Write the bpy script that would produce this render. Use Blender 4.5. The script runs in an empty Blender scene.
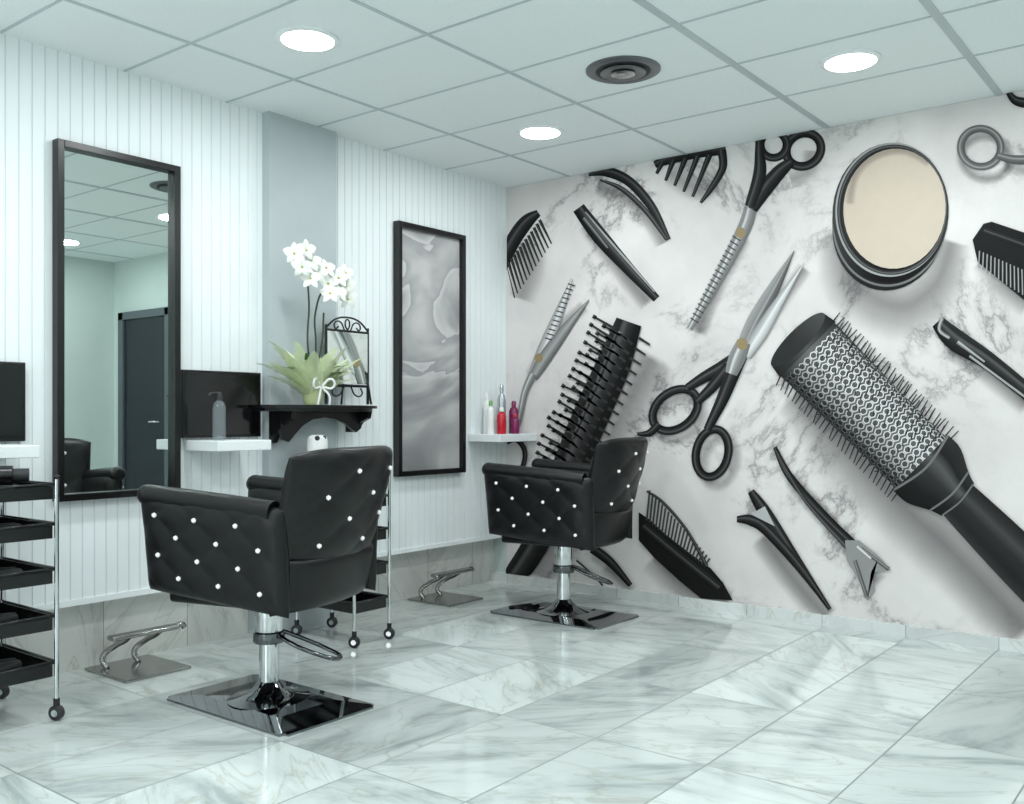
import bpy, bmesh, math, random
from mathutils import Vector, Matrix
random.seed(7)
sc = bpy.context.scene
COS, SIN = math.cos(math.radians(38)), math.sin(math.radians(38))
H = 1.042; X0 = 4.708; D = 3.719; CZ = 2.488; YB = -1.0; XL = -2.6; DW = 3.83

# ---------------------------------------------------------------- materials
def lin(c):
    r = []
    for v in c:
        v = v/255.0
        r.append(v/12.92 if v <= 0.04045 else ((v+0.055)/1.055)**2.4)
    return (r[0], r[1], r[2], 1)
def pm(name, col, rough=0.5, metal=0.0, spec=0.5, emis=None, estr=0, trans=0, alpha=1, coat=0, noise=0.0, nscale=20, sub=0):
    m = bpy.data.materials.new(name); m.use_nodes = True
    nt = m.node_tree; b = nt.nodes['Principled BSDF']
    b.inputs['Base Color'].default_value = lin(col)
    b.inputs['Roughness'].default_value = rough
    b.inputs['Metallic'].default_value = metal
    b.inputs['Specular IOR Level'].default_value = spec
    b.inputs['Transmission Weight'].default_value = trans
    b.inputs['Alpha'].default_value = alpha
    b.inputs['Coat Weight'].default_value = coat
    if emis:
        b.inputs['Emission Color'].default_value = lin(emis); b.inputs['Emission Strength'].default_value = estr
    if noise > 0:
        tc = nt.nodes.new('ShaderNodeTexCoord'); n = nt.nodes.new('ShaderNodeTexNoise')
        n.inputs['Scale'].default_value = nscale; n.inputs['Detail'].default_value = 4
        mx = nt.nodes.new('ShaderNodeMix'); mx.data_type = 'RGBA'
        mx.inputs[6].default_value = lin([max(0, v*(1-noise)) for v in col]); mx.inputs[7].default_value = lin([min(255, v*(1+noise)) for v in col])
        nt.links.new(tc.outputs['Object'], n.inputs['Vector']); nt.links.new(n.outputs[0], mx.inputs[0]); nt.links.new(mx.outputs[2], b.inputs['Base Color'])
        bp = nt.nodes.new('ShaderNodeBump'); bp.inputs['Strength'].default_value = min(0.15, noise); bp.inputs['Distance'].default_value = 0.002
        nt.links.new(n.outputs[0], bp.inputs['Height']); nt.links.new(bp.outputs[0], b.inputs['Normal'])
    return m

class G:
    def __init__(s, m):
        s.nt = m.node_tree; s.b = s.nt.nodes['Principled BSDF']
    def n(s, t, **k):
        nd = s.nt.nodes.new(t)
        for a, v in k.items(): setattr(nd, a, v)
        return nd
    def l(s, a, b): s.nt.links.new(a, b)
    def math(s, op, a, b=None, c=None):
        nd = s.n('ShaderNodeMath', operation=op)
        for i, v in enumerate((a, b, c)):
            if v is None: continue
            if isinstance(v, (int, float)): nd.inputs[i].default_value = v
            else: s.l(v, nd.inputs[i])
        return nd.outputs[0]
    def ramp(s, f, stops):
        r = s.n('ShaderNodeValToRGB'); e = r.color_ramp.elements
        while len(e) > 1: e.remove(e[-1])
        e[0].position = stops[0][0]; e[0].color = stops[0][1]
        for p, c in stops[1:]:
            x = e.new(p); x.color = c
        s.l(f, r.inputs[0]); return r.outputs[0]
    def mix(s, f, a, b, bt='MIX'):
        m = s.n('ShaderNodeMix', data_type='RGBA', blend_type=bt)
        for i, v in ((0, f), (6, a), (7, b)):
            if isinstance(v, (int, float)): m.inputs[i].default_value = v
            elif isinstance(v, tuple): m.inputs[i].default_value = v
            else: s.l(v, m.inputs[i])
        return m.outputs[2]
W1 = (1, 1, 1, 1)

def marble_tiles(name, ax, sx, ox, ay, sy, oy, base, vein, warm, rough=0.12, groutc=(134, 144, 142), vscale=2.2, vamt=0.6, gw=.0026, b0=.74, b1=.30):
    m = pm(name, base, rough); g = G(m)
    tc = g.n('ShaderNodeTexCoord'); sp = g.n('ShaderNodeSeparateXYZ'); g.l(tc.outputs['Object'], sp.inputs[0])
    px = g.math('DIVIDE', g.math('SUBTRACT', sp.outputs[ax], ox), sx)
    py = g.math('DIVIDE', g.math('SUBTRACT', sp.outputs[ay], oy), sy)
    cb = g.n('ShaderNodeCombineXYZ'); g.l(g.math('FLOOR', px), cb.inputs[0]); g.l(g.math('FLOOR', py), cb.inputs[1])
    wn = g.n('ShaderNodeTexWhiteNoise', noise_dimensions='2D'); g.l(cb.outputs[0], wn.inputs['Vector'])
    cc = g.n('ShaderNodeCombineXYZ'); g.l(sp.outputs[ax], cc.inputs[0]); g.l(sp.outputs[ay], cc.inputs[1])
    rot = g.n('ShaderNodeVectorRotate', rotation_type='Z_AXIS'); g.l(cc.outputs[0], rot.inputs['Vector'])
    g.l(g.math('MULTIPLY', wn.outputs['Value'], 2.6), rot.inputs['Angle'])
    ad = g.n('ShaderNodeVectorMath', operation='MULTIPLY_ADD'); g.l(wn.outputs['Color'], ad.inputs[0])
    ad.inputs[1].default_value = (30, 30, 30); g.l(rot.outputs[0], ad.inputs[2])
    sc_ = g.n('ShaderNodeVectorMath', operation='MULTIPLY'); g.l(ad.outputs[0], sc_.inputs[0]); sc_.inputs[1].default_value = (0.8, 2.8, 1)
    n1 = g.n('ShaderNodeTexNoise'); g.l(sc_.outputs[0], n1.inputs['Vector'])
    n1.inputs['Scale'].default_value = vscale; n1.inputs['Detail'].default_value = 9; n1.inputs['Roughness'].default_value = 0.6; n1.inputs['Distortion'].default_value = 0.7
    f1 = g.ramp(n1.outputs[0], [(0.33, W1), (0.43, (0.45,)*3+(1,)), (0.53, (0.12,)*3+(1,)), (0.7, (0, 0, 0, 1))])
    n2 = g.n('ShaderNodeTexNoise'); g.l(sc_.outputs[0], n2.inputs['Vector'])
    n2.inputs['Scale'].default_value = vscale*0.8; n2.inputs['Detail'].default_value = 5; n2.inputs['Distortion'].default_value = 1.6
    vl = g.math('ABSOLUTE', g.math('SUBTRACT', n2.outputs[0], 0.5))
    f2 = g.ramp(vl, [(0.0, W1), (0.010, (0.3,)*3+(1,)), (0.03, (0, 0, 0, 1))])
    c = g.mix(g.math('MULTIPLY', f1, vamt), lin(base), lin(vein))
    c = g.mix(g.math('MULTIPLY', f2, 0.42), c, lin(warm))
    br = g.math('MULTIPLY_ADD', wn.outputs['Value'], b1, b0)
    cbr = g.n('ShaderNodeCombineColor')
    for i in range(3): g.l(br, cbr.inputs[i])
    c = g.mix(1.0, c, cbr.outputs[0], 'MULTIPLY')
    def edge(p, s):
        fr = g.math('FRACT', p)
        return g.math('MULTIPLY', g.math('MINIMUM', fr, g.math('SUBTRACT', 1.0, fr)), s)
    e = g.math('MINIMUM', edge(px, sx), edge(py, sy))
    gm = g.math('LESS_THAN', e, gw)
    c = g.mix(gm, c, lin(groutc))
    g.l(c, g.b.inputs['Base Color'])
    g.l(g.math('MULTIPLY_ADD', gm, 0.4, rough), g.b.inputs['Roughness'])
    return m

M_floor = marble_tiles('marble_floor', 0, 0.65, 3.248, 1, 0.39, 1.293, (225, 233, 230), (142, 155, 154), (168, 165, 146), rough=0.10, vamt=.68)
M_floor.node_tree.nodes['Principled BSDF'].inputs['Specular IOR Level'].default_value = .7
M_base = marble_tiles('marble_skirting', 0, 0.40, 0.1, 2, 0.6, -0.2, (234, 234, 230), (165, 166, 162), (170, 160, 140), rough=0.3, vamt=.5, b0=.82, b1=.18, gw=.0015)
M_basey = marble_tiles('marble_skirting_side', 1, 0.40, 0.1, 2, 0.6, -0.2, (226, 230, 229), (175, 180, 178), (180, 176, 160), rough=0.25, vamt=.4, b0=.85, b1=.15, gw=.0015)
M_white = pm('painted_white', (240, 245, 246), 0.5, noise=0.012, nscale=6)
M_groove = pm('groove_shade_tone', (222, 230, 232), 0.6)  # greyer tone puts the shade of the grooves into the colour
M_grey = pm('grey_paint', (182, 191, 194), 0.5, noise=0.03, nscale=5)
M_wallb = pm('back_wall_paint', (200, 213, 209), 0.6, noise=0.02, nscale=4)
M_ceil = pm('ceiling_tile', (238, 244, 244), 0.8, noise=0.025, nscale=90)
M_bar = pm('ceiling_bar', (188, 198, 200), 0.4, metal=0.1)
M_black = pm('black_lacquer', (10, 10, 11), 0.3, noise=0.1)
M_splash = pm('black_gloss_panel', (13, 14, 15), 0.08)
M_leather = pm('black_leather', (6, 6, 7), 0.38, spec=.38, noise=0.25, nscale=180)
M_chrome = pm('chrome', (212, 215, 216), 0.1, metal=1.0)
M_dchrome = pm('dark_chrome', (110, 112, 114), 0.1, metal=1.0)
M_steel = pm('brushed_steel', (165, 165, 163), 0.22, metal=1.0)
M_plate = pm('polished_plate', (136, 139, 141), 0.04, metal=1.0)
M_mirror = pm('mirror_glass', (226, 235, 231), 0.01, metal=1.0)
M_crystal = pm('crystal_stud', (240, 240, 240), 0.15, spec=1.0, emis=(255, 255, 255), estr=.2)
M_plast = pm('black_plastic', (14, 14, 15), 0.25)
M_wheel = pm('rubber_wheel', (40, 40, 42), 0.5)
M_lamp = pm('lamp_diffuser', (255, 255, 255), 0.5, emis=(240, 252, 255), estr=9)
M_ring = pm('lamp_ring', (236, 240, 241), 0.35)
M_vent = pm('vent_metal', (110, 113, 115), 0.35, metal=0.6)
M_dark = pm('vent_dark', (42, 44, 46), 0.6)
M_petal = pm('orchid_petal', (238, 240, 234), 0.5, noise=0.02)
M_ycen = pm('orchid_centre', (190, 190, 90), 0.5)
M_green = pm('orchid_leaf', (70, 116, 60), 0.35, noise=0.2)
M_stem = pm('orchid_stem', (50, 62, 40), 0.5)
M_wrap = pm('cellophane_wrap', (220, 232, 186), 0.25, alpha=0.72, noise=0.06, nscale=60)
M_pot = pm('pot_glass_green', (190, 200, 150), 0.2)
M_door = pm('door_slate', (26, 31, 40), 0.4, noise=0.05)
M_frame = pm('white_frame', (232, 238, 238), 0.4)
M_jamb = pm('door_frame_grey', (84, 92, 98), 0.4)
M_bw = pm('bottle_white', (236, 238, 236), 0.3); M_br = pm('bottle_red', (190, 24, 44), 0.25)
M_bp = pm('bottle_magenta', (120, 24, 80), 0.25); M_bs = pm('bottle_silver', (185, 190, 196), 0.2, metal=0.7)
M_bg = pm('bottle_green', (120, 170, 90), 0.3); M_glass = pm('clear_plastic', (150, 160, 164), 0.08, alpha=0.35)

# ---------------------------------------------------------------- mesh helpers
def newobj(name, me, mat=None, parent=None, smooth=False):
    o = bpy.data.objects.new(name, me); sc.collection.objects.link(o)
    if mat: me.materials.append(mat)
    if smooth:
        for p in me.polygons: p.use_smooth = True
    if parent: o.parent = parent
    return o
def empty(name, loc=(0, 0, 0), rz=0):
    e = bpy.data.objects.new(name, None); sc.collection.objects.link(e); e.location = loc; e.rotation_euler = (0, 0, rz); e.empty_display_size = 0.1
    return e
def box(name, x0, x1, y0, y1, z0, z1, mat, parent=None, bev=0.0, seg=2):
    bm = bmesh.new(); bmesh.ops.create_cube(bm, size=1)
    for v in bm.verts:
        v.co = Vector((x0+(v.co.x+.5)*(x1-x0), y0+(v.co.y+.5)*(y1-y0), z0+(v.co.z+.5)*(z1-z0)))
    if bev: bmesh.ops.bevel(bm, geom=bm.edges[:], offset=bev, segments=seg, affect='EDGES', profile=0.5)
    me = bpy.data.meshes.new(name); bm.to_mesh(me); bm.free()
    return newobj(name, me, mat, parent, smooth=bool(bev and seg > 2))
def lathe(name, prof, mat, parent=None, c=(0, 0, 0), n=32, smooth=True):
    vs = []; fs = []
    for r, z in prof:
        for i in range(n):
            a = 2*math.pi*i/n; vs.append((c[0]+r*math.cos(a), c[1]+r*math.sin(a), c[2]+z))
    for k in range(len(prof)-1):
        for i in range(n):
            j = (i+1) % n; fs.append((k*n+i, k*n+j, (k+1)*n+j, (k+1)*n+i))
    fs.append(tuple(range(n-1, -1, -1))); fs.append(tuple((len(prof)-1)*n+i for i in range(n)))
    me = bpy.data.meshes.new(name); me.from_pydata(vs, [], fs); me.validate()
    o = newobj(name, me, mat, parent)
    if smooth:
        for p in me.polygons: p.use_smooth = len(p.vertices) == 4
        try:
            me.set_sharp_from_angle(angle=math.radians(40))
        except Exception: pass
    return o
def tube(name, pts, r, mat, parent=None, closed=False, poly=False, res=6):
    cu = bpy.data.curves.new(name, 'CURVE'); cu.dimensions = '3D'; cu.bevel_depth = r; cu.bevel_resolution = 3; cu.resolution_u = res; cu.use_fill_caps = True
    if poly:
        s = cu.splines.new('POLY'); s.points.add(len(pts)-1)
        for p, q in zip(s.points, pts): p.co = (*q, 1)
    else:
        s = cu.splines.new('BEZIER'); s.bezier_points.add(len(pts)-1)
        for p, q in zip(s.bezier_points, pts):
            p.co = q; p.handle_left_type = p.handle_right_type = 'AUTO'
    s.use_cyclic_u = closed
    tmp = bpy.data.objects.new('tmp', cu); sc.collection.objects.link(tmp)
    bpy.context.view_layer.update()
    me = bpy.data.meshes.new_from_object(tmp.evaluated_get(bpy.context.evaluated_depsgraph_get()))
    bpy.data.objects.remove(tmp); me.materials.clear()
    return newobj(name, me, mat, parent, smooth=True)
def ball(name, c, r, mat, parent=None, sub=2, sc3=(1, 1, 1)):
    bm = bmesh.new(); bmesh.ops.create_icosphere(bm, subdivisions=sub, radius=r)
    for v in bm.verts: v.co = Vector((v.co.x*sc3[0]+c[0], v.co.y*sc3[1]+c[1], v.co.z*sc3[2]+c[2]))
    me = bpy.data.meshes.new(name); bm.to_mesh(me); bm.free()
    return newobj(name, me, mat, parent, smooth=True)
def joined(name, objs, parent=None):
    """merge helper objects (same space) into one mesh"""
    bm = bmesh.new(); mats = []
    for o in objs:
        me = o.data
        off = []
        for m in me.materials:
            if m not in mats: mats.append(m)
            off.append(mats.index(m))
        start = len(bm.faces); bm.from_mesh(me); bm.faces.ensure_lookup_table()
        for f in bm.faces[start:]:
            f.material_index = off[f.material_index] if off else 0
        bpy.data.objects.remove(o)
    me = bpy.data.meshes.new(name); bm.to_mesh(me); bm.free()
    for m in mats: me.materials.append(m)
    o = bpy.data.objects.new(name, me); sc.collection.objects.link(o)
    if parent: o.parent = parent
    return o
def extrude_xz(name, pts, y0, y1, mat, parent=None):
    n = len(pts); vs = [(x, y0, z) for x, z in pts]+[(x, y1, z) for x, z in pts]
    fs = [tuple(range(n)), tuple(range(2*n-1, n-1, -1))]+[(i, (i+1) % n, n+(i+1) % n, n+i) for i in range(n)]
    me = bpy.data.meshes.new(name); me.from_pydata(vs, [], fs)
    bm = bmesh.new(); bm.from_mesh(me); bmesh.ops.recalc_face_normals(bm, faces=bm.faces[:]); bm.to_mesh(me); bm.free()
    return newobj(name, me, mat, parent)
def pillow(name, fo, fi, nu, nv, mat, parent=None):
    S = [.5-.5*math.cos(math.pi*i/nu) for i in range(nu+1)]; S = [0.5*s+0.5*(i/nu) for i, s in enumerate(S)]
    T = [.5-.5*math.cos(math.pi*i/nv) for i in range(nv+1)]; T = [0.5*s+0.5*(i/nv) for i, s in enumerate(T)]
    vs = []; fs = []; w = nu+1
    for t in T:
        for s in S: vs.append(fo(s, t))
    o = len(vs)
    for t in T:
        for s in S: vs.append(fi(s, t))
    for j in range(nv):
        for i in range(nu):
            a = j*w+i
            fs.append((a, a+1, a+w+1, a+w)); fs.append((o+a, o+a+w, o+a+w+1, o+a+1))
    me = bpy.data.meshes.new(name); me.from_pydata(vs, [], fs)
    bm = bmesh.new(); bm.from_mesh(me); bmesh.ops.remove_doubles(bm, verts=bm.verts[:], dist=0.0004); bmesh.ops.recalc_face_normals(bm, faces=bm.faces[:]); bm.to_mesh(me); bm.free()
    return newobj(name, me, mat, parent, smooth=True)

# ---------------------------------------------------------------- room shell
box('floor', XL-.1, X0+.1, YB-.1, DW+.1, -.1, 0, M_floor)
box('ceiling', XL-.1, X0+.1, YB-.1, DW+.1, CZ, CZ+.1, M_ceil)
# ceiling grid
bars = []
for k in range(-3, 4):
    y = 1.68+.78*k
    if YB < y < D: 
        w = .016 if k in (0, -1) else .008
        bars.append(box('b', XL, X0, y-w, y+w, CZ-.004, CZ, M_bar))
x = 4.13
while x > XL:
    bars.append(box('b', x-.006, x+.006, YB, D, CZ-.003, CZ, M_bar)); x -= .5
joined('ceiling_grid_trim', bars)
# left wall : beadboard
def bead(name, x0, x1):
    per = .05; gw = .006; gd = .003
    xs = []; x = x0; prof = [(x0, 0)]; gflag = []
    n = int((x1-x0)/per)
    for i in range(1, n+1):
        xc = x0+i*per
        if xc+gw > x1: break
        prof += [(xc-gw/2, 0), (xc-gw/4, gd), (xc+gw/4, gd), (xc+gw/2, 0)]
    prof.append((x1, 0))
    vs = []; fs = []; mi = []
    for px, d in prof: vs += [(px, D+d, .288), (px, D+d, CZ)]
    for i in range(len(prof)-1):
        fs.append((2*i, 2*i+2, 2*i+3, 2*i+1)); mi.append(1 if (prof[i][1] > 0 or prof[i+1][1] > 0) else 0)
    b = len(vs); vs += [(x0, DW, .288), (x1, DW, .288)]
    fs.append((0, b, b+1, 2*(len(prof)-1))); mi.append(0)
    me = bpy.data.meshes.new(name); me.from_pydata(vs, [], fs)
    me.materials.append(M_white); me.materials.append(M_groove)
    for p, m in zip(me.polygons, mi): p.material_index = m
    return newobj(name, me)
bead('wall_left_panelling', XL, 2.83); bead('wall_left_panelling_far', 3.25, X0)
box('wall_left', XL-.1, X0+.1, DW, DW+.1, 0, CZ, M_base)
tr = [box('t', XL, 2.83, D-.008, D, .288, .312, M_white), box('t', 3.25, X0, D-.008, D, .288, .312, M_white)]
joined('trim_1', tr)
box('pilaster', 2.83, 3.25, D-.05, DW, 0, CZ, M_grey)
# right wall with door
box('wall_right', X0, X0+.1, YB-.1, DW+.1, 0, CZ, M_wallb)
box('baseboard_right', X0-.018, X0, .0, DW, 0, .055, M_basey)
box('wall_back', XL-.1, X0, YB-.1, YB, 0, CZ, M_wallb)
d = empty('door_1', (X0, -.42, 0))
box('leaf', -.03, 0, -.34, .34, 0.005, 1.93, M_door, d, .003)
for a, b_, z0, z1 in ((-.42, -.34, 0, 2.0), (.34, .40, 0, 2.0), (-.42, .40, 1.93, 2.0)):
    box('jamb', -.05, 0, a, b_, z0, z1, M_jamb, d, .003)
tube('handle', [(-.03, .25, 1.0), (-.08, .25, 1.0), (-.08, .15, 1.0)], .009, M_chrome, d, poly=True)
# front wall; unseen opening and frame added to let fill light in
wf = [box('w', XL-.1, XL, YB-.1, DW, 0, .35, M_wallb), box('w', XL-.1, XL, YB-.1, DW, 2.3, CZ, M_wallb),
      box('w', XL-.1, XL, YB-.1, -.6, .35, 2.3, M_wallb), box('w', XL-.1, XL, 3.3, DW, .35, 2.3, M_wallb)]
joined('wall_front', wf)
wf = [box('w', XL-.08, XL-.03, y-.03, y+.03, .35, 2.3, M_frame) for y in (-.57, .7, 2.0, 3.27)]
wf += [box('w', XL-.08, XL-.03, -.6, 3.3, z, z+.05, M_frame) for z in (.35, 2.25)]
joined('added_window_1', wf)

# ---------------------------------------------------------------- mural
def mural_mat(name, c0, c1, rough=0.5):
    m = pm(name, (c0, c0, c0), rough, spec=.15); g = G(m)
    a = g.n('ShaderNodeAttribute'); a.attribute_name = 'soft'
    g.l(g.mix(a.outputs['Fac'], lin((c0,)*3), lin((c1, c1, c1))), g.b.inputs['Base Color'])
    return m
m = pm('mural_marble', (228, 224, 222), 0.5, spec=.2); g = G(m)
tc = g.n('ShaderNodeTexCoord')
mp = g.n('ShaderNodeMapping'); mp.inputs['Location'].default_value = (1.7, 7.3, 3.1); g.l(tc.outputs['Object'], mp.inputs[0])
n1 = g.n('ShaderNodeTexNoise'); n1.inputs['Scale'].default_value = 1.3; n1.inputs['Detail'].default_value = 11; n1.inputs['Roughness'].default_value = .66; n1.inputs['Distortion'].default_value = .35
g.l(mp.outputs[0], n1.inputs['Vector'])
v1 = g.math('ABSOLUTE', g.math('SUBTRACT', n1.outputs[0], .5))
f1 = g.ramp(v1, [(0, W1), (.006, (.55,)*3+(1,)), (.02, (.22,)*3+(1,)), (.05, (0, 0, 0, 1))])
n2 = g.n('ShaderNodeTexNoise'); n2.inputs['Scale'].default_value = 2.3; n2.inputs['Detail'].default_value = 6
g.l(tc.outputs['Object'], n2.inputs['Vector'])
f2 = g.ramp(n2.outputs[0], [(.42, (0, 0, 0, 1)), (.68, W1)])
n3 = g.n('ShaderNodeTexNoise'); n3.inputs['Scale'].default_value = 1.4; n3.inputs['Detail'].default_value = 3
mp = g.n('ShaderNodeMapping'); mp.inputs['Location'].default_value = (5, 3, 8); g.l(tc.outputs['Object'], mp.inputs[0]); g.l(mp.outputs[0], n3.inputs['Vector'])
f3 = g.ramp(n3.outputs[0], [(.42, (.05,)*3+(1,)), (.58, W1)])
c = g.mix(g.math('MULTIPLY', f2, .55), lin((228, 224, 222)), lin((200, 195, 194)))
c = g.mix(g.math('MULTIPLY', g.math('MULTIPLY', f1, f3), .8), c, lin((115, 112, 114)))
g.l(c, g.b.inputs['Base Color']); M_mur = m
mats = {'bg': M_mur, 'blk': mural_mat('ink_black', 6, 92), 'dk': mural_mat('ink_charcoal', 24, 120), 'mid': mural_mat('ink_grey', 78, 170),
        'sil': mural_mat('ink_silver', 112, 232), 'wht': mural_mat('ink_light', 205, 240), 'cream': pm('ink_cream', (206, 192, 176), .5, spec=.2, noise=.025, nscale=14),
        'gold': pm('ink_gold', (150, 130, 92))}
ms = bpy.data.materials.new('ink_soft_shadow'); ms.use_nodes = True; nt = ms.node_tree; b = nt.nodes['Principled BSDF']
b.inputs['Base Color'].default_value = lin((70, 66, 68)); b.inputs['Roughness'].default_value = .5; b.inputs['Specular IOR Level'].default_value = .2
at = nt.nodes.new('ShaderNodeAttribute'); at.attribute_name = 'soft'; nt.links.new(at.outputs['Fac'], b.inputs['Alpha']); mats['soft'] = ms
keys = list(mats)
bmM = bmesh.new(); softL = bmM.verts.layers.float.new('soft'); lay = [0]
def MP(u, v):
    a = (u-512)/950.; t = X0/(COS+SIN*a)
    return (X0-.004-.00012*lay[0], t*(SIN-COS*a), H+t*(417-v)/950.)
TOPZ = CZ-.0015
def addf(pts, k, al=None):
    vs = []
    for i, p in enumerate(pts):
        x, y, z = MP(*p); y = max(.305, min(D-.001, y)); z = max(.056, min(TOPZ, z))
        w = bmM.verts.new((x, y, z)); w[softL] = al[i] if al else .3; vs.append(w)
    try:
        f = bmM.faces.new(vs); f.material_index = keys.index(k)
    except ValueError: pass
def cr(pts, n=8, closed=False):
    P = [Vector(p) for p in pts]; out = []
    N = len(P); rng = N if closed else N-1
    for i in range(rng):
        if closed: p0, p1, p2, p3 = P[i-1], P[i], P[(i+1) % N], P[(i+2) % N]
        else: p0, p1, p2, p3 = P[max(i-1, 0)], P[i], P[i+1], P[min(i+2, N-1)]
        for j in range(n):
            t = j/n
            out.append(.5*((2*p1)+(p2-p0)*t+(2*p0-5*p1+4*p2-p3)*t*t+(3*p1-p0-3*p2+p3)*t**3))
    if not closed: out.append(P[-1])
    return out
def mpoly(pts, k, smooth=0, sh=None):
    if smooth: pts = [(p.x, p.y) for p in cr(pts, smooth, True)]
    lay[0] += 1; addf(pts, k, [sh]*len(pts) if sh is not None else None)
OFF = (-1, -.55, -.28, .05, .55, 1); SHD = (.22, .10, .85, .25, .06, .02)
def mstroke(pts, w, k, closed=False, n=8, nl=True, soft=0, w2=None, prof=None):
    """w: list of widths per control point or scalar"""
    if not isinstance(w, (list, tuple)): w = [w]*len(pts)
    P = cr([(p[0], p[1], ww) for p, ww in zip(pts, w)], n, closed) if n > 1 else [Vector((p[0], p[1], ww)) for p, ww in zip(pts, w)]
    if nl: lay[0] += 1
    N = len(P); R = []
    for i in range(N):
        a = P[(i-1) % N] if (closed or i > 0) else P[0]; b = P[(i+1) % N] if (closed or i < N-1) else P[-1]
        d = Vector((b.x-a.x, b.y-a.y)); d = d.normalized() if d.length > 1e-6 else Vector((1, 0)); q = Vector((-d.y, d.x))
        if closed is False and (q.x*(-.5)+q.y*(-.85)) > 0: q = -q
        c = Vector((P[i].x, P[i].y)); hw = abs(P[i].z)/2
        R.append((c, q, hw))
    for i in range(1, N):
        if R[i][1].dot(R[i-1][1]) < 0: R[i] = (R[i][0], -R[i][1], R[i][2])
    pr = prof or (OFF, SHD)
    mw = max(abs(p.z) for p in P)
    for i in range(N if closed else N-1):
        A = R[i]; B = R[(i+1) % N]
        if soft:
            e0 = soft if closed or 0 < i else 0; e1 = soft if closed or i < N-2 else 0
            for s in (1, -1):
                o = ((0, 1), (.45, .62), (1, 0))
                for (a0, l0), (a1, l1) in zip(o[:-1], o[1:]):
                    addf([A[0]+A[1]*A[2]*a0*s, B[0]+B[1]*B[2]*a0*s, B[0]+B[1]*B[2]*a1*s, A[0]+A[1]*A[2]*a1*s], k, [e0*l0, e1*l0, e1*l1, e0*l1])
        elif mw < 3.2:
            addf([A[0]+A[1]*A[2], B[0]+B[1]*B[2], B[0]-B[1]*B[2], A[0]-A[1]*A[2]], k)
        else:
            for j in range(len(pr[0])-1):
                a0, a1 = pr[0][j], pr[0][j+1]; l0, l1 = pr[1][j], pr[1][j+1]
                addf([A[0]+A[1]*A[2]*a0, B[0]+B[1]*B[2]*a0, B[0]+B[1]*B[2]*a1, A[0]+A[1]*A[2]*a1], k, [l0, l0, l1, l1])
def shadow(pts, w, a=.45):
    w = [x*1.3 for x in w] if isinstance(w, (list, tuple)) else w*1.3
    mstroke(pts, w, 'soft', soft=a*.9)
def ell(cx, cy, rx, ry, rot, k, n=40, grad=None):
    r = math.radians(rot)
    P = [(cx+rx*math.cos(t)*math.cos(r)-ry*math.sin(t)*math.sin(r), cy+rx*math.cos(t)*math.sin(r)+ry*math.sin(t)*math.cos(r)) for t in [2*math.pi*i/n for i in range(n)]]
    lay[0] += 1
    addf(P, k, [grad(math.cos(2*math.pi*i/n), math.sin(2*math.pi*i/n)) for i in range(n)] if grad else None)
def ring(cx, cy, rx, ry, rot, w, k, n=24, soft=0):
    r = math.radians(rot)
    mstroke([(cx+rx*math.cos(t)*math.cos(r)-ry*math.sin(t)*math.sin(r), cy+rx*math.cos(t)*math.sin(r)+ry*math.sin(t)*math.cos(r)) for t in [2*math.pi*i/n for i in range(n)]], w, k, closed=True, n=3, soft=soft)
def line(a, b, w, k, nl=False): mstroke([a, b], w, k, n=1, nl=nl)

# background sheet
lay[0] = 0
for i in range(1):
    ys = (.3, D-.001)
    vs = [bmM.verts.new((X0-.003, y, z)) for y, z in ((ys[0], .055), (ys[1], .055), (ys[1], TOPZ), (ys[0], TOPZ))]
    f = bmM.faces.new(vs); f.material_index = 0
# 1 comb top-left
shadow([(520, 250), (532, 262), (520, 300)], 26, .4)
mstroke([(539, 213), (527, 222), (514, 240), (500, 268)], [7, 14, 15, 14], 'blk'); lay[0] += 1
for i in range(13):
    t = i/12; x = 540-34*t; y = 217+46*t+3
    line((x, y), (x+12-3*t, y+24+8*t), [3.2, 1.4], 'blk')
# 2 banana clip
shadow([(596, 186), (630, 200), (655, 228), (664, 244)], 16, .45)
mstroke([(589, 175), (607, 172), (630, 182), (652, 207), (669, 240)], [3, 10, 10, 9, 5], 'blk')
mstroke([(600, 180), (622, 189), (646, 211), (667, 240)], [2, 5, 5, 3], 'dk')
# 3 wide comb at the top
shadow([(670, 172), (700, 190), (722, 176)], 22, .35)
mstroke([(655, 165), (672, 158), (700, 152), (726, 150)], [7, 12, 12, 10], 'blk'); lay[0] += 1
for (a, b) in (((663, 162), (657, 174)), ((674, 160), (666, 181)), ((686, 158), (675, 186)), ((698, 156), (684, 192)), ((710, 155), (693, 197))):
    line(a, b, [6, 3], 'blk')
mstroke([(722, 150), (723, 168), (712, 188), (701, 203)], [9, 8, 6, 3], 'blk')
# 4 alligator clip
shadow([(586, 222), (615, 262), (650, 304)], 18, .5)
mstroke([(579, 208), (600, 236), (630, 270), (657, 299)], [13, 16, 12, 8], 'blk')
mstroke([(586, 212), (606, 236), (634, 268), (655, 292)], [1, 2, 2, 1], 'sil')
mstroke([(584, 218), (608, 248)], [3.4, 2], 'mid')
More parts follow.
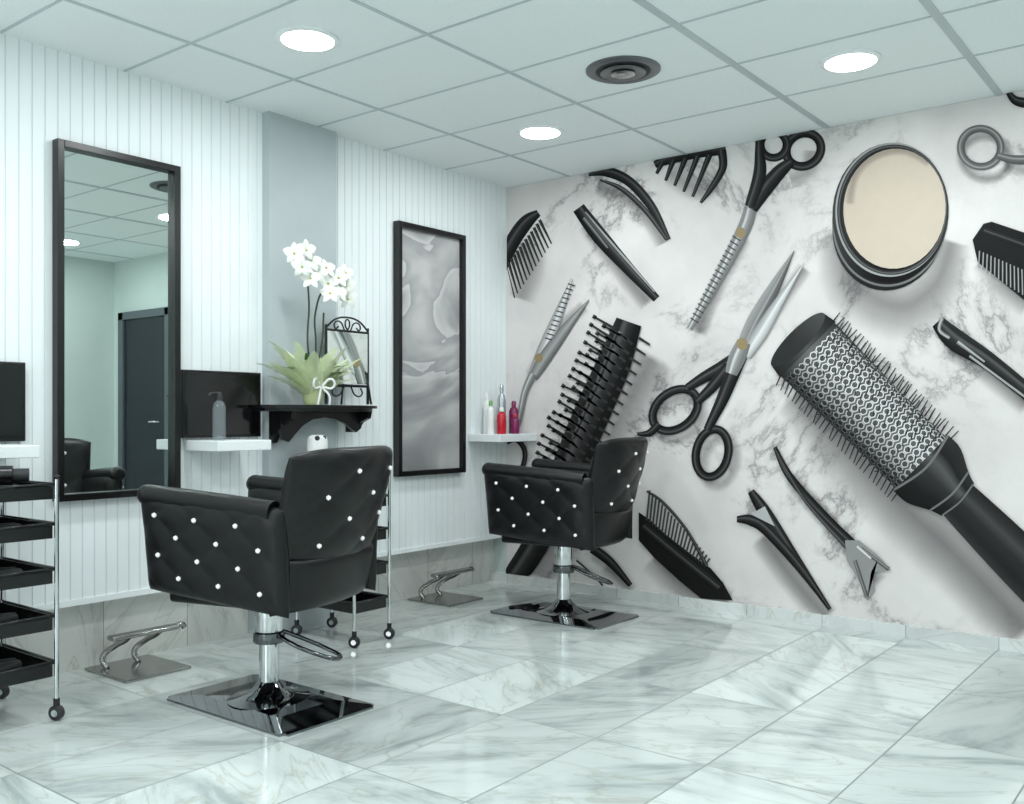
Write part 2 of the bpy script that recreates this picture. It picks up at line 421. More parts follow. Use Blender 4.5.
# 5 thinning shears at top
shadow([(745, 235), (716, 290), (698, 334)], 16, .5); shadow([(812, 150), (808, 172), (790, 180)], 16, .35)
mstroke([(751, 208), (744, 230), (718, 280), (690, 329)], [13, 14, 11, 6], 'sil')
lay[0] += 1
for i in range(18):
    t = i/17; x = 736-42*t; y = 238+82*t; line((x-3, y-2), (x+5, y+3), 1.4, 'dk')
ring(804, 150, 18, 16, -35, 9, 'blk')
ring(774, 145, 13, 13, 0, 8, 'blk')
mstroke([(792, 162), (780, 172), (765, 190), (753, 210)], [9, 14, 15, 10], 'blk')
mstroke([(760, 132), (760, 150), (760, 175), (750, 207)], [8, 9, 13, 10], 'blk')
ell(741, 233, 5, 5.5, 0, 'gold')
# 6 jar
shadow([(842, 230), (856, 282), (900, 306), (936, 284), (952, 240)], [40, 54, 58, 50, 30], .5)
for i, yy in enumerate((225, 222, 219, 216)): ell(889+.5*i, yy, 56+.5*i, 66, 10-i, 'blk', grad=lambda c_, s_: .5*max(0, -c_)**3+.08)
ring(890, 220, 56, 66, 8, 2.2, 'mid')
ell(891, 213, 58, 70, 5, 'blk', grad=lambda c_, s_: .5*max(0, -c_)**2+.25*max(0, c_)**4)
ring(892, 210, 55, 66, 5, 2.2, 'sil'); ring(893, 210, 53, 63, 5, 4.5, 'dk'); ell(895, 209, 51, 60, 5, 'cream')
shadow([(850, 205), (856, 175), (876, 156), (905, 151), (930, 164)], 9, .3)
# 7 ring top right, handle bits
ring(986, 158, 24, 21, 10, 13, 'soft', soft=.4)
shadow([(1004, 166), (1030, 172)], 12, .4)
ring(981, 148, 20, 19, 10, 7.5, 'mid')
mstroke([(998, 156), (1014, 160), (1035, 160)], [7, 9, 10], 'mid')
mstroke([(1008, 92), (1016, 101), (1030, 104)], [5, 9, 11], 'blk')
# 8 comb right
shadow([(984, 258), (1004, 284), (1030, 304)], 26, .45)
mpoly([(973, 240), (984, 224), (992, 222), (1040, 238), (1040, 300), (1024, 300), (978, 262)], 'blk', sh=.06); lay[0] += 1
for i in range(14):
    t = i/13; a = (980+50*t, 251+22*t); line(a, (a[0]-1+2*t, a[1]+17+10*t), 1.2, 'sil')
mstroke([(984, 231), (1034, 249)], 6, 'blk')
# 9 clip right
shadow([(950, 345), (985, 368), (1030, 404)], 24, .55)
mstroke([(938, 322), (956, 340), (990, 362), (1040, 402)], [14, 22, 18, 16], 'blk')
mstroke([(943, 318), (940, 330), (950, 338)], 3.4, 'sil')
mstroke([(958, 342), (985, 362)], [4, 2], 'sil')
mstroke([(970, 356), (1035, 404)], 2.2, 'sil')
# 11 main scissors
shadow([(762, 330), (790, 290), (806, 268)], 14, .45); ring(680, 418, 25, 19, -38, 16, 'soft', soft=.32); ring(720, 461, 16, 24, 12, 16, 'soft', soft=.32)
mstroke([(742, 352), (756, 322), (776, 286), (795, 251)], [13, 17, 12, 1], 'mid', prof=((-1, -.1, 0, .3, 1), (.9, .5, 1, .2, .0)))
mstroke([(746, 356), (762, 332), (780, 302), (805, 263)], [12, 15, 10, 1], 'sil', prof=((-1, -.3, -.1, .5, 1), (.2, .6, 1, .6, .1)))
ring(676, 410, 25, 18, -38, 8.5, 'blk')
mstroke([(660, 424), (650, 433), (638, 434)], [8, 7, 3], 'blk')
mstroke([(738, 358), (722, 368), (704, 378), (688, 388)], [14, 13, 11, 8], 'blk')
mstroke([(730, 366), (714, 386), (698, 402)], [12, 11, 8], 'blk')
ring(713, 453, 16, 24, 12, 8.5, 'blk')
mstroke([(742, 356), (732, 378), (722, 402), (708, 430)], [13, 14, 12, 8], 'blk')
mstroke([(732, 374), (738, 358), (745, 342)], [12, 17, 14], 'sil')
ell(743, 344, 5.5, 6, 0, 'gold')
# 12 thinning scissors left
shadow([(530, 378), (560, 330), (586, 306)], 12, .4)
mstroke([(534, 376), (544, 352), (558, 318), (573, 279)], [10, 13, 10, 2], 'sil', prof=((-1, -.3, 0, .5, 1), (.2, .6, 1, .6, .1)))
mstroke([(534, 378), (546, 358), (566, 330), (590, 300)], [9, 13, 10, 1], 'mid', prof=((-1, -.3, 0, .5, 1), (.3, .8, 1, .4, .1))); lay[0] += 1
for i in range(13):
    t = i/12; x = 547+23*t; y = 338-54*t; line((x-1, y), (x+6, y+2), 1.3, 'dk')
ell(540, 358, 4, 4.5, 0, 'gold')
mstroke([(534, 374), (526, 392), (520, 420), (512, 440)], [9, 7, 6, 6], 'sil')
mstroke([(508, 442), (518, 440), (526, 452), (522, 470), (508, 476)], 5, 'blk')
# 13 paddle brush with spikes
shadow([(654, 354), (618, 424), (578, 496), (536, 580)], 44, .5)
mstroke([(630, 322), (614, 366), (586, 430), (560, 492), (536, 545), (512, 582)], [26, 34, 36, 32, 26, 24], 'blk')
mstroke([(618, 332), (600, 378), (574, 438)], [3.4, 5, 4], 'dk')
random.seed(3); lay[0] += 1
for row in range(4):
    for i in range(17):
        t = (i+.3*row)/17; cx = 628-62*t; cy = 334+142*t+random.uniform(-1, 1)
        s = row*8-14; a = (cx+s*.9, cy+s*.35); e_ = (a[0]-20+row*2+random.uniform(-2, 2), a[1]-11+random.uniform(-2, 2))
        line(a, e_, [3, 1.8], 'dk' if row == 2 else 'blk')
        mstroke([(e_[0]-1.6, e_[1]-1), (e_[0]+1.6, e_[1]+1)], 3.8, 'dk' if row < 2 else 'mid', n=1, nl=False)
for i in range(14):
    t = i/14; cx = 640-62*t; cy = 338+140*t; line((cx, cy), (cx+11, cy+7), [3, 2], 'blk')
# 10 round brush
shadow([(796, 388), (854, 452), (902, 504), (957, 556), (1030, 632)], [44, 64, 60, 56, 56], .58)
S = Vector((806, 347)); E = Vector((926, 467)); dv = (E-S).normalized(); nv = Vector((dv.y, -dv.x)); L = (E-S).length; hw = 38
def BP(l, w): return tuple(S+dv*l+nv*w)
mstroke([BP(-2, 0), BP(L+6, 0)], [2*hw, 2*hw-8], 'dk', n=1, prof=((-1, -.5, 0, .5, 1), (.1, .5, .8, .4, 0)))
random.seed(5); lay[0] += 1
for i in range(30):
    l = 2+i*(L-4)/29
    line(BP(l, hw-3), BP(l-3+random.uniform(-1, 3), hw+11), [1.7, 1.0], 'blk'); line(BP(l, -hw+3), BP(l+4+random.uniform(-2, 2), -hw-10), [1.7, 1.0], 'blk')
NR = 19
lay[0] += 1
def cells(rl, rw, kf, dl=0):
    for i in range(NR):
        for j in range(-6, 7):
            th = (j+(.5 if i % 2 else 0))/6.8*math.pi/2
            if abs(th) > 1.5: continue
            l = 12+i*(L-12)/NR; w = (hw-2)*math.sin(th)
            c0 = S+dv*l+nv*w
            addf([tuple(c0+dv*rl*math.cos(q)+nv*rw*math.cos(th)*math.sin(q)) for q in [k_*math.pi/3 for k_ in range(6)]], kf(th), [max(0, math.cos(th-.35))**2]*6)
cells(4.1, 4.6, lambda th: 'sil' if th > -.9 else 'mid')
lay[0] += 1; cells(2.9, 3.2, lambda th: 'blk')
lay[0] += 1
for i in range(17):
    for j in range(-4, 5):
        l = 14+i*(L-16)/17+random.uniform(-2, 2); w = j*8.2+random.uniform(-2, 2)
        line(BP(l, w), BP(l-3+random.uniform(-1, 1), w+(w*.25)+4), [1.7, 1.0], 'blk')
mstroke([BP(-10, 0), BP(4, 0)], [2*hw-2, 2*hw+3], 'blk', n=1, prof=((-1, -.5, 0, .5, 1), (.1, .35, .8, .3, .1)))
ell(*BP(-10, 0), 10, hw-1, math.degrees(math.atan2(dv.y, dv.x)), 'dk', grad=lambda c_, s_: .1+.25*max(0, -s_))
mstroke([BP(L-6, 0), BP(L+12, 0), BP(L+34, 0), BP(L+46, 0)], [2*hw+2, 2*hw, 54, 46], 'blk', n=4)
mstroke([BP(L+46, 0), BP(L+100, 0), BP(L+170, 0), BP(L+270, 0)], [42, 48, 52, 52], 'blk', n=4, prof=((-1, -.6, -.35, 0, .6, 1), (.1, .25, .55, .2, .1, .3)))
mstroke([BP(L+34, 27), BP(L+38, 0), BP(L+34, -27)], 2, 'mid'); mstroke([BP(L+46, 22), BP(L+49, 0), BP(L+46, -22)], 1.6, 'mid')
mstroke([BP(L-6, hw), BP(L+1, 0), BP(L-6, -hw)], 2.4, 'mid')
# 14 comb lower
shadow([(655, 555), (690, 590), (730, 606)], 30, .5)
mpoly([(640, 512), (652, 520), (668, 535), (690, 552), (712, 568), (724, 582), (734, 600), (702, 598), (680, 580), (656, 558), (640, 540)], 'blk', sh=.06); lay[0] += 1
for i in range(20):
    t = i/19; a = (648+58*t, 520+46*t); line(a, (a[0]+3+2*t, a[1]-30+22*t), 1.9, 'dk')
mstroke([(648, 491), (664, 502), (688, 530), (708, 566)], [2, 3, 3, 4], 'dk'); mstroke([(644, 526), (680, 556), (720, 588)], 9, 'blk')
# 15 clip
shadow([(762, 535), (795, 580), (828, 618)], 24, .55)
mstroke([(752, 491), (766, 512), (795, 556), (831, 609)], [7, 13, 10, 4], 'blk')
mstroke([(738, 519), (752, 520), (768, 530), (800, 566), (831, 609)], [6, 11, 11, 9, 3], 'blk')
mpoly([(752, 514), (766, 506), (776, 526)], 'sil', sh=.5)
# 16 long clip
shadow([(790, 476), (836, 530), (880, 584)], 16, .5)
mstroke([(776, 447), (792, 478), (830, 520), (868, 556)], [4, 8, 8, 8], 'blk')
mstroke([(777, 450), (805, 498), (842, 540), (862, 560)], [2, 4, 5, 5], 'dk')
mpoly([(846, 540), (860, 540), (880, 556), (892, 570), (872, 572), (876, 590), (868, 600), (860, 580), (848, 560)], 'sil', sh=.2)
mstroke([(862, 548), (890, 569)], 4, 'mid'); mstroke([(856, 560), (868, 597)], 4, 'mid'); mstroke([(858, 546), (872, 558)], 2, 'wht')
# 17 bits at lower left
shadow([(606, 565), (634, 592)], 14, .4)
mstroke([(594, 548), (612, 562), (632, 585)], [10, 9, 5], 'blk')
mstroke([(578, 560), (600, 580), (606, 590)], [2, 2, 2], 'dk')
meM = bpy.data.meshes.new('wall_mural'); bmesh.ops.triangulate(bmM, faces=[f for f in bmM.faces if len(f.verts) > 4]); bmM.to_mesh(meM); bmM.free()
for k in keys: meM.materials.append(mats[k])
newobj('wall_mural', meM)

# ---------------------------------------------------------------- mirrors
def framed(name, x0, x1, z0, z1, gm):
    e = empty(name, ((x0+x1)/2, D, z0)); w = (x1-x0)/2; h = z1-z0; f = .028
    box('glass', -w+f-.005, w-f+.005, -.016, -.004, f-.005, h-f+.005, gm, e)
    for nm, a in (('frame_left', (-w, -w+f, 0, h)), ('frame_right', (w-f, w, 0, h)), ('frame_bottom', (-w+f, w-f, 0, f)), ('frame_top', (-w+f, w-f, h-f, h))):
        box(nm, a[0], a[1], -.045, -.001, a[2], a[3], M_black, e, .002)
framed('wall_mirror', 1.827, 2.367, .71, 2.13, M_mirror)
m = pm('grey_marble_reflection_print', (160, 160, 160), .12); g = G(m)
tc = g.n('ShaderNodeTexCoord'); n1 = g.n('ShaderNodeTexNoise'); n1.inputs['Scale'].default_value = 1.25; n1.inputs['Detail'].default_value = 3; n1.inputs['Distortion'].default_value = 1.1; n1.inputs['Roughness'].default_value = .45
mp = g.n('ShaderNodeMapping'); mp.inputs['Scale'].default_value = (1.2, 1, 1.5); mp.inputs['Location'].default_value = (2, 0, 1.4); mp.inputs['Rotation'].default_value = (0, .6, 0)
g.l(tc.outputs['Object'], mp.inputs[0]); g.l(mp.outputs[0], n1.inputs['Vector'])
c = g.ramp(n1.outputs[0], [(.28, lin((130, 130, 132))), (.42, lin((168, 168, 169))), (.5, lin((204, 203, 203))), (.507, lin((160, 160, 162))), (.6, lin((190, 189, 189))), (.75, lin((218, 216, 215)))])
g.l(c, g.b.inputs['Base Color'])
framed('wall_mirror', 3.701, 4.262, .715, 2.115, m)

# ---------------------------------------------------------------- shelves and panels
def shelf(x0, x1): box('wall_shelf', x0, x1, D-.25, D-.0005, .895, .94, M_white, None, .003)
shelf(1.33, 1.66); shelf(2.41, 2.69); shelf(4.33, 4.69)
def panel(x0, x1):  # black glossy splash panel on the wall behind a shelf
    e = empty('wall_splash_panel', (x0, D, .95))
    box('body', 0, x1-x0, -.03, -.001, .0, .3, M_black, e, .003); box('gloss_face', .012, x1-x0-.012, -.0315, -.03, .012, .288, M_splash, e)
panel(1.30, 1.712); panel(2.385, 2.80)
# console bracket shelf
c = empty('console_shelf', (3.09, D-.05, 1.085))
n = 24; pts = []
top = [(-.35, 0)]+[(-.35+.70*i/n, -.06-.15*math.sin(math.pi*i/n)**.4) for i in range(n+1)]+[(.35, 0)]
def slab(name, pts, z0, z1, mat, par):
    n = len(pts); vs = [(x, y, z0) for x, y in pts]+[(x, y, z1) for x, y in pts]
    fs = [tuple(range(n-1, -1, -1)), tuple(range(n, 2*n))]+[(i, (i+1) % n, n+(i+1) % n, n+i) for i in range(n)]
    me = bpy.data.meshes.new(name); me.from_pydata(vs, [], fs); return newobj(name, me, mat, par)
slab('top', [(x, y-.0005) for x, y in top], 0, .014, M_black, c)
slab('moulding', [(x*.93, y*.9-.0005) for x, y in top], -.016, 0, M_black, c)
ap = [(-.27, -.016), (-.27, -.10), (-.255, -.15), (-.22, -.16), (-.19, -.13), (-.14, -.085), (-.08, -.055), (.0, -.045), (.08, -.055), (.14, -.08), (.18, -.11), (.205, -.12), (.235, -.10), (.25, -.06), (.25, -.016)]
extrude_xz('apron', ap, -.10, -.08, M_black, c)
for sx in (-.26, .22):
    pr = [(0, -.016), (0, -.17), (-.03, -.165), (-.06, -.12), (-.11, -.07), (-.16, -.05), (-.17, -.016)]
    if sx > 0: pr = [(y, max(z, -.12)) for y, z in pr]
    vs = [(sx, y, z) for y, z in pr]+[(sx+.025, y, z) for y, z in pr]; k = len(pr)
    me = bpy.data.meshes.new('corbel'); me.from_pydata(vs, [], [tuple(range(k)), tuple(range(2*k-1, k-1, -1))]+[(i, (i+1) % k, k+(i+1) % k, k+i) for i in range(k)])
    newobj('corbel', me, M_black, c)

# ---------------------------------------------------------------- orchid
o = empty('potted_orchid', (2.96, 3.51, 1.0995))
lathe('pot', [(.035, 0), (.045, .02), (.052, .09), (.058, .115), (.05, .115), (.045, .09)], M_pot, o)
def leafmesh(name, base, dirv, up, L, w, bend, mat, par, pt=2.0):
    dirv = Vector(dirv).normalized(); up = Vector(up); side = dirv.cross(up).normalized(); upn = side.cross(dirv).normalized()
    vs = []; fs = []; n = 12
    for i in range(n+1):
        t = i/n; ww = w*(math.sin(math.pi*min(1, t*.92+.06))**.7)*(1-.25*t)
        c_ = Vector(base)+dirv*L*t+upn*(-bend*t*t*L)
        rf = .10*ww*math.sin(i*2.6)
        for s in (-1, -.4, .4, 1): vs.append(c_+side*ww*s+upn*(abs(s)*ww*.25+rf*s))
    for i in range(n):
        for j in range(3): a = i*4+j; fs.append((a, a+1, a+5, a+4))
    me = bpy.data.meshes.new(name); me.from_pydata([tuple(v) for v in vs], [], fs); return newobj(name, me, mat, par, smooth=True)
random.seed(11); lf = []
for i in range(18):
    a = 2*math.pi*i/18+random.uniform(-.2, .2); ca, sa = math.cos(a), math.sin(a)*(.2 if math.sin(a) > 0 else .34)
    lf.append(leafmesh('w', (ca*.03, sa*.03, .02+.04*random.random()), (ca*.95, sa, .45+.9*random.random()), (0, 0, 1), .23+.08*random.random(), .052, .35*random.random(), M_wrap, None))
joined('wrap', lf, o)
lf = []
for a in (-2.6, -1.9, -.9, -.3): lf.append(leafmesh('l', (0, 0, .1), (math.cos(a), math.sin(a)*.3, .9), (0, 0, 1), .20, .03, .55, M_green, None))
joined('leaves', lf, o)
rb = [tube('r', [(0, -.06, .085), (sx*.05, -.08, .12), (sx*.06, -.08, .085), (0, -.06, .085)], .006, M_bw) for sx in (-1, 1)]
rb += [tube('r', [(0, -.06, .085), (sx*.03, -.085, .04), (sx*.035, -.08, .0)], .005, M_bw) for sx in (-1, 1)]
joined('ribbon_bow', rb, o)
st = [[(0, 0, .1), (-.03, 0, .3), (-.03, -.01, .48), (-.07, -.03, .62), (-.13, -.05, .68)], [(.02, 0, .1), (.02, 0, .3), (.01, -.01, .44), (.06, -.03, .56), (.13, -.06, .58)], [(.0, 0, .1), (.05, -.01, .3), (.06, -.01, .44)]]
joined('stems', [tube('s', p, .0045, M_stem) for p in st], o)
def flower(c, nrm, r, lst):
    nrm = Vector(nrm).normalized(); q = nrm.to_track_quat('Z', 'Y')
    vs = []; fs = []
    for k in range(5):
        a = 2*math.pi*k/5+math.pi/2; wd = .42 if k in (1, 4) else .29
        for i in range(6):
            t = i/5
            for s in (-1, 0, 1):
                w = wd*r*math.sin(math.pi*(t*.86+.1))
                p = Vector((math.cos(a)*t*r - math.sin(a)*w*s, math.sin(a)*t*r+math.cos(a)*w*s, .12*r*math.sin(t*3)-.05*r*abs(s)+.002*k))
                vs.append(tuple(q @ p+Vector(c)))
        b0 = len(vs)-18
        for i in range(5):
            for j in range(2): x_ = b0+i*3+j; fs.append((x_, x_+1, x_+4, x_+3))
    me = bpy.data.meshes.new('f'); me.from_pydata(vs, [], fs); lst.append(newobj('f', me, M_petal, None, True))
    lst.append(ball('f', Vector(c)+nrm*.008, r*.12, M_ycen, None, 1))
fl = []
for c_ in ((-.15, -.05, .69), (-.10, -.07, .71), (-.13, -.08, .63), (-.06, -.06, .66), (-.08, -.08, .58), (-.02, -.06, .61), (.03, -.07, .57), (.09, -.08, .60), (.14, -.08, .57), (.08, -.09, .53), (.15, -.08, .51), (.02, -.07, .64), (.03, -.09, .52), (.14, -.07, .63)):
    flower(c_, (-.5+random.uniform(-.5, .5), -1, random.uniform(-.3, .5)), .052, fl)
joined('flowers', fl, o)
# ---------------------------------------------------------------- iron easel mirror
e = empty('tabletop_easel_mirror', (3.27, 3.61, 1.0995), 0)
q = .14
box('glass', -q, q, -.004, .004, .11, .37, M_mirror, e)
for a in ((-q, .09), (q, .09)): tube('post', [(a[0], 0, .007), (a[0], 0, .40)], .007, M_black, e, poly=True)
for z in (.10, .375): tube('rail', [(-q, 0, z), (q, 0, z)], .007, M_black, e, poly=True)
tube('arch', [(-q, 0, .385), (-.08, 0, .43), (0, 0, .445), (.08, 0, .43), (q, 0, .385)], .005, M_black, e)
for s in (-1, 1):
    tube('scroll', [(s*.02, 0, .38), (s*.05, 0, .42), (s*.085, 0, .41), (s*.08, 0, .385), (s*.06, 0, .395)], .004, M_black, e)
    tube('foot', [(s*q, 0, .12), (s*(q+.005), -.01, .05), (s*(q+.01), -.015, .007)], .006, M_black, e)
    tube('lower_scroll', [(s*.02, 0, .10), (s*.06, 0, .05), (s*.10, 0, .06), (s*.09, 0, .09)], .004, M_black, e)
tube('scroll', [(0, 0, .38), (-.015, 0, .41), (0, 0, .435), (.015, 0, .41), (0, 0, .38)], .004, M_black, e)
tube('strut', [(0, .0, .36), (0, .045, .006)], .005, M_black, e, poly=True)

# ---------------------------------------------------------------- bottles
def bottle(name, x, y, h, r, mat, cap, z=.9405, pump=False):
    b_ = empty(name, (x, y, z))
    lathe('body', [(r*.9, 0), (r, .006), (r, h*.68), (r*.75, h*.78), (r*.4, h*.82), (r*.4, h*.84)], mat, b_, n=24)
    lathe('cap', [(r*.48, h*.84), (r*.48, h*.96), (r*.35, h)], cap, b_, n=20)
    if pump: tube('nozzle', [(0, 0, h*.98), (-r*1.5, 0, h*.97), (-r*1.8, 0, h*.92)], .006, cap, b_, poly=True)
bottle('spray_bottle', 2.47, 3.545, .21, .028, M_glass, M_dark, pump=True)
bottle('shampoo_bottle', 4.40, 3.60, .20, .024, M_bw, M_bg)
bottle('shampoo_bottle', 4.44, 3.66, .25, .022, M_bw, M_bw)
bottle('shampoo_bottle', 4.43, 3.54, .16, .028, M_br, M_bw)
bottle('hairspray_can', 4.53, 3.62, .30, .026, M_bs, M_bs)
bottle('shampoo_bottle', 4.60, 3.58, .20, .03, M_bp, M_bp)
bottle('shampoo_bottle', 4.55, 3.53, .12, .026, M_bp, M_br)

# ---------------------------------------------------------------- styling chairs
def chair(cx, cy, rot):
    e = empty('styling_chair', (cx, cy, 0)); R = empty('upper', (0, 0, 0), math.radians(rot)); R.parent = e
    def E(s, t, p=7): return (max(0, 1-abs(2*s-1)**p)*max(0, 1-abs(2*t-1)**p))**.5
    def puff(s, t, na, nb): return abs(math.sin(math.pi*(s*na+t*nb))*math.sin(math.pi*(s*na-t*nb)))**.45
    studs = []
    for sd in (-1, 1):
        na, nb = 3.5, 2.5
        def pos(s, t, off, sd=sd):
            y = -.285+(s*(.585+.02*t)); zb = .385+.055*s; zt = .745+.035*s
            return (sd*(.27+.022*t**2+off), y, zb+(zt-zb)*t)
        fo = lambda s, t: pos(s, t, .044*E(s, t)+(.008*puff(s, t, na, nb)-.005)*(E(s, t)**2) if .0 < t else 0)
        fi = lambda s, t: pos(s, t, -.044*E(s, t))
        pillow('arm_left' if sd < 0 else 'arm_right', fo, fi, 56, 40, M_leather, R)
        for mI in range(1, 7):
            for nI in range(1, 5):
                if (mI+nI) % 2 == 0: studs.append(ball('s', pos(mI/7, nI/5, .044-.002), .0095, M_crystal, None, 1))
        # rolled arm top
        tube('arm_roll', [(sd*.290, -.24, .732), (sd*.292, 0, .752), (sd*.292, .29, .772)], .037, M_leather, R)
        ball('arm_cap', (sd*.292, .29, .772), .0368, M_leather, R, 3)
    # back, upper tufted shell
    na, nb = 2.5, 2.5
    def bpos(s, t, off):
        k = 2*s-1; z = .53+.41*t-.03*abs(k)**5*t; x = k*(.280+.035*t)
        y = -.285-.26*(z-.5)+.075*k*k-off
        return (x, y, z)
    fo = lambda s, t: bpos(s, t, .05*E(s, t, 5)+(.009*puff(s, t, na, nb)-.005)*E(s, t, 5)**2)
    fi = lambda s, t: bpos(s, t, -.05*E(s, t, 5)-(.010*puff(s, t, na, nb)-.005)*E(s, t, 5)**2)
    pillow('backrest', fo, fi, 52, 44, M_leather, R)
    for mI in range(1, 5):
        for nI in range(1, 5):
            if (mI+nI) % 2 == 0:
                studs.append(ball('s', bpos(mI/5, nI/5, .05-.002), .0095, M_crystal, None, 1)); studs.append(ball('s', bpos(mI/5, nI/5, -.05+.002), .0095, M_crystal, None, 1))
    joined('crystal_studs', studs, R)
    def lpos(s, t, off):
        k = 2*s-1; return (k*.275, -.262+.05*k*k-off-.04*t, .385+.19*t)
    pillow('backrest_base', lambda s, t: lpos(s, t, .045*E(s, t, 8)), lambda s, t: lpos(s, t, -.045*E(s, t, 8)), 30, 16, M_leather, R)
    box('seat_cushion', -.225, .225, -.23, .29, .43, .53, M_leather, R, .035, 4)
    box('seat_frame', -.24, .24, -.24, .25, .392, .44, M_leather, R, .015, 3)
    box('mount_plate', -.11, .11, -.11, .11, .372, .394, M_plast, R, .004)
    # hydraulic column
    lathe('column_sleeve', [(.048, .23), (.05, .235), (.05, .372), (.03, .375)], M_chrome, e)
    lathe('column', [(.036, .03), (.036, .24)], M_chrome, e)
    lathe('base_collar', [(.15, .022), (.11, .030), (.07, .046), (.048, .07), (.037, .085)], M_plate, e)
    # base plate: low pyramid
    bm = bmesh.new(); vs = []
    for z, k in ((0, 1), (.008, 1), (.022, .62), (.024, .3)):
        for sx, sy in ((-1, -1), (1, -1), (1, 1), (-1, 1)): vs.append(bm.verts.new((sx*.21*k, sy*.345*k, z)))
    for k in range(3):
        for i in range(4): j = (i+1) % 4; bm.faces.new((vs[k*4+i], vs[k*4+j], vs[k*4+4+j], vs[k*4+4+i]))
    bm.faces.new(vs[12:16]); bm.faces.new(vs[3::-1])
    bmesh.ops.bevel(bm, geom=[ed for ed in bm.edges if abs(ed.verts[0].co.z-ed.verts[1].co.z) > .001 and min(ed.verts[0].co.z, ed.verts[1].co.z) < .001], offset=.02, segments=3, affect='EDGES')
    me = bpy.data.meshes.new('base_plate'); bm.to_mesh(me); bm.free(); newobj('base_plate', me, M_plate, e)
    # pump lever loop
    def Lp(l, f, z): return (l*SIN+f*COS, -l*COS+f*SIN, z)
    tube('pump_lever', [Lp(.03, -.02, .262), Lp(.09, -.06, .235), Lp(.19, -.05, .19), Lp(.25, -.01, .165), Lp(.25, .04, .165), Lp(.21, .06, .18), Lp(.10, .05, .23), Lp(.03, .03, .262)], .008, M_dchrome, e)
    lathe('pump_collar', [(.055, .225), (.057, .23), (.057, .262), (.052, .266)], M_dchrome, e)
chair(2.18, 2.825, 15); chair(4.115, 2.87, 11)

# ---------------------------------------------------------------- trolleys
def trolley(cx, cy, hx, hy):
    e = empty('salon_trolley', (cx, cy, 0))
    for z in (.81, .675, .52, .36, .20):
        bt = []
        bt.append(box('t', -hx+.012, hx-.012, -hy+.012, hy-.012, z-.05, z-.044, M_plast))
        for a in ((-hx+.008, -hx+.014, -hy+.012, hy-.012), (hx-.014, hx-.008, -hy+.012, hy-.012), (-hx+.012, hx-.012, -hy+.008, -hy+.014), (-hx+.012, hx-.012, hy-.014, hy-.008)):
            bt.append(box('t', a[0], a[1], a[2], a[3], z-.05, z, M_plast))
        joined('tray', bt, e)
        tube('tray_rim', [(-hx, -hy, z), (hx, -hy, z), (hx, hy, z), (-hx, hy, z)], .006, M_plast if z < .8 else M_plast, e, closed=True, poly=True)
    for sx in (-1, 1):
        for sy in (-1, 1):
            tube('post', [(sx*hx, sy*hy, .07), (sx*hx, sy*hy, .83)], .008, M_chrome, e, poly=True)
            ball('finial', (sx*hx, sy*hy, .835), .011, M_plast, e)
            tube('caster_stem', [(sx*hx, sy*hy, .045), (sx*hx, sy*hy, .075)], .011, M_plast, e, poly=True)
            w = lathe('caster_wheel', [(.018, -.011), (.026, -.008), (.026, .008), (.018, .011)], M_wheel, e, n=20)
            w.rotation_euler = (0, math.pi/2, .5); w.location = (sx*hx, sy*hy, .0262)
            h_ = lathe('caster_hub', [(.012, -.014), (.014, .0), (.012, .014)], M_chrome, e, n=16); h_.rotation_euler = (0, math.pi/2, .5); h_.location = (sx*hx, sy*hy, .0262)
    return e
t1 = trolley(1.46, 3.45, .15, .205); t2 = trolley(3.05, 3.40, .11, .20)
# contents (children so they ride on the trolley)
def brush(par, x, y, z, ang, L=.2):
    b_ = empty('hair_brush'); b_.parent = par; b_.location = (x, y, z); b_.rotation_euler = (0, 0, ang)
    tube('handle', [(0, 0, .012), (L*.5, 0, .012)], .009, M_plast, b_); tube('barrel', [(L*.5, 0, .02), (L, 0, .02)], .02, M_dark, b_)
for z in (.768, .632, .477, .317, .157):
    brush(t1, -.10, -.12+random.uniform(0, .04), z, .3); brush(t1, -.08, .05, z, -.4, .19)
    brush(t2, -.07, .02, z, .5, .15)
# hair dryer on trolley 1
hd = empty('hair_dryer'); hd.parent = t1; hd.location = (.0, -.02, .80); hd.rotation_euler = (0, 0, -.5)
tube('barrel', [(-.1, 0, .04), (.08, 0, .04)], .035, M_plast, hd, poly=True); tube('nozzle', [(.08, 0, .04), (.13, 0, .04)], .024, M_dark, hd, poly=True); tube('grip', [(-.04, 0, .03), (-.05, -.10, .0)], .015, M_plast, hd)
# white cup with holes
wc = empty('tool_holder_cup'); wc.parent = t2; wc.location = (-.06, .11, .7665)
lathe('cup', [(.04, 0), (.046, .02), (.05, .15), (.045, .178), (.03, .19)], M_bw, wc)
for dx in (-.02, .02): ball('opening', (dx-.01, -.034, .176), .012, M_dark, wc, 2)
lathe('comb_jar', [(.035, 0), (.035, .10), (.03, .105)], M_bw, t2, c=(.0, -.02, .7665))

# ---------------------------------------------------------------- foot rests
def footrest(cx, cy):
    e = empty('footrest', (cx, cy, 0))
    box('base', -.145, .145, -.16, .16, 0, .012, M_steel, e, .004)
    for sx in (-.07, .07):
        tube('support', [(sx-.02, .08, .012), (sx-.03, .10, .05), (sx, .06, .10), (sx+.01, 0, .13), (sx+.01, -.04, .155)], .012, M_steel, e)
    bar = box('bar', -.15, .15, -.075, -.02, .15, .17, M_steel, e, .009, 4)
    tube('bar_end', [(.14, -.045, .16), (.175, -.045, .163), (.185, -.045, .15)], .012, M_steel, e)
footrest(2.14, 3.63); footrest(4.03, 3.63)

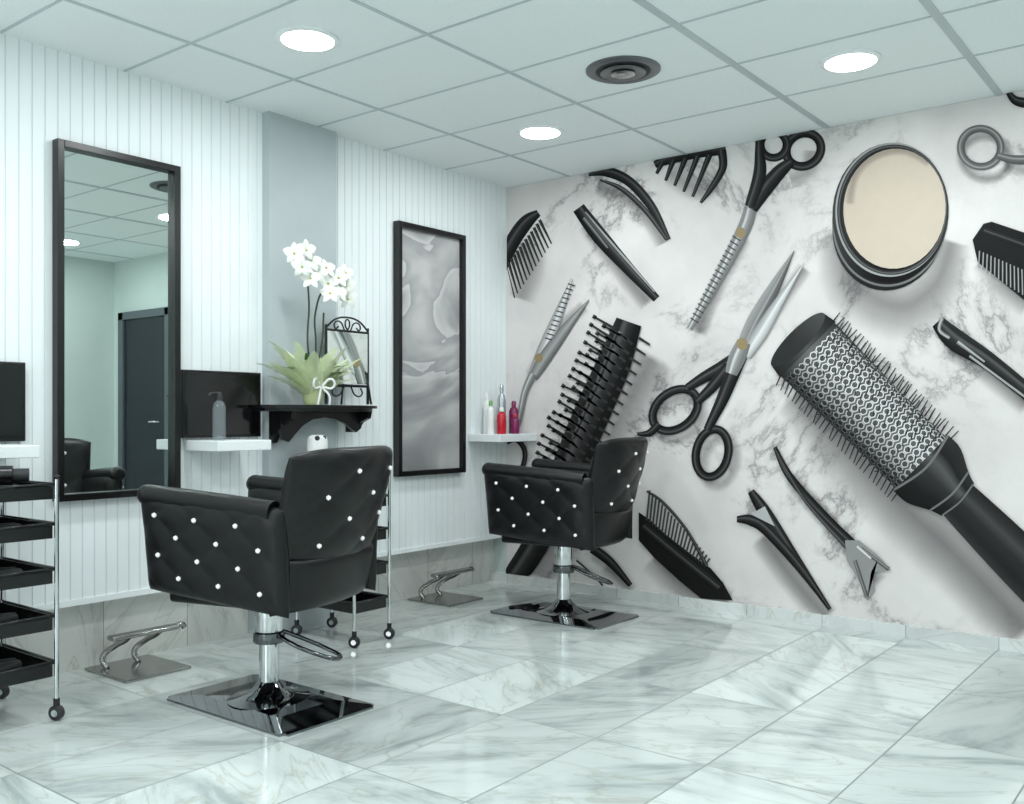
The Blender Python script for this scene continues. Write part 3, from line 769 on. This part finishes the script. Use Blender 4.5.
# ---------------------------------------------------------------- ceiling fixtures
def dl(x, y, power=9.8):
    e = empty('downlight', (x, y, CZ))
    lathe('trim_ring', [(.118, 0), (.118, -.006), (.10, -.010), (.098, -.004)], M_ring, e, n=40)
    lathe('diffuser', [(.099, -.003), (.099, -.0115), (.09, -.013)], M_lamp, e, n=40)
    l = bpy.data.lights.new('downlight_lamp', 'AREA'); l.shape = 'DISK'; l.size = .2; l.energy = power; l.color = (.955, .99, 1.0)
    lo = bpy.data.objects.new('lamp', l); sc.collection.objects.link(lo); lo.parent = e; lo.location = (0, 0, -.02)
for x in (3.88, 2.38, .88, -.62):
    for y in (2.85, 1.29, -.27): dl(x, y)
v = empty('ceiling_vent', (3.40, 2.07, CZ))
lathe('outer_ring', [(.155, 0), (.155, -.006), (.135, -.014), (.115, -.008)], M_vent, v, n=48)
lathe('throat', [(.114, -.002), (.114, -.009), (.10, -.0095)], M_dark, v, n=48)
lathe('middle_cone', [(.06, -.010), (.095, -.016), (.088, -.020), (.05, -.014)], M_vent, v, n=48)
lathe('centre_disc', [(.02, -.014), (.05, -.022), (.035, -.027), (.01, -.024)], M_steel, v, n=48)

# ---------------------------------------------------------------- light
l = bpy.data.lights.new('added_fill', 'AREA'); l.shape = 'RECTANGLE'; l.size = 3.8; l.size_y = 1.9; l.energy = 78; l.color = (.94, .98, 1)  # added fill lamp outside the front opening, brightens the room
lo = bpy.data.objects.new('added_fill_light', l); sc.collection.objects.link(lo); lo.location = (XL-.25, 1.35, 1.33); lo.rotation_euler = (0, -math.pi/2, 0)
w = bpy.data.worlds.new('world'); sc.world = w; w.use_nodes = True
w.node_tree.nodes['Background'].inputs[0].default_value = (.85, .93, 1, 1); w.node_tree.nodes['Background'].inputs[1].default_value = .6

cam = bpy.data.cameras.new('camera'); co = bpy.data.objects.new('camera', cam); sc.collection.objects.link(co)
co.location = (0, 0, H); co.rotation_euler = (math.pi/2, 0, math.radians(38-90)); cam.sensor_width = 36; cam.lens = 950/1024*36; cam.shift_y = 15/1024; cam.clip_start = .05
sc.camera = co
sc.view_settings.view_transform = 'Standard'; sc.view_settings.look = 'None'; sc.view_settings.exposure = 0.0
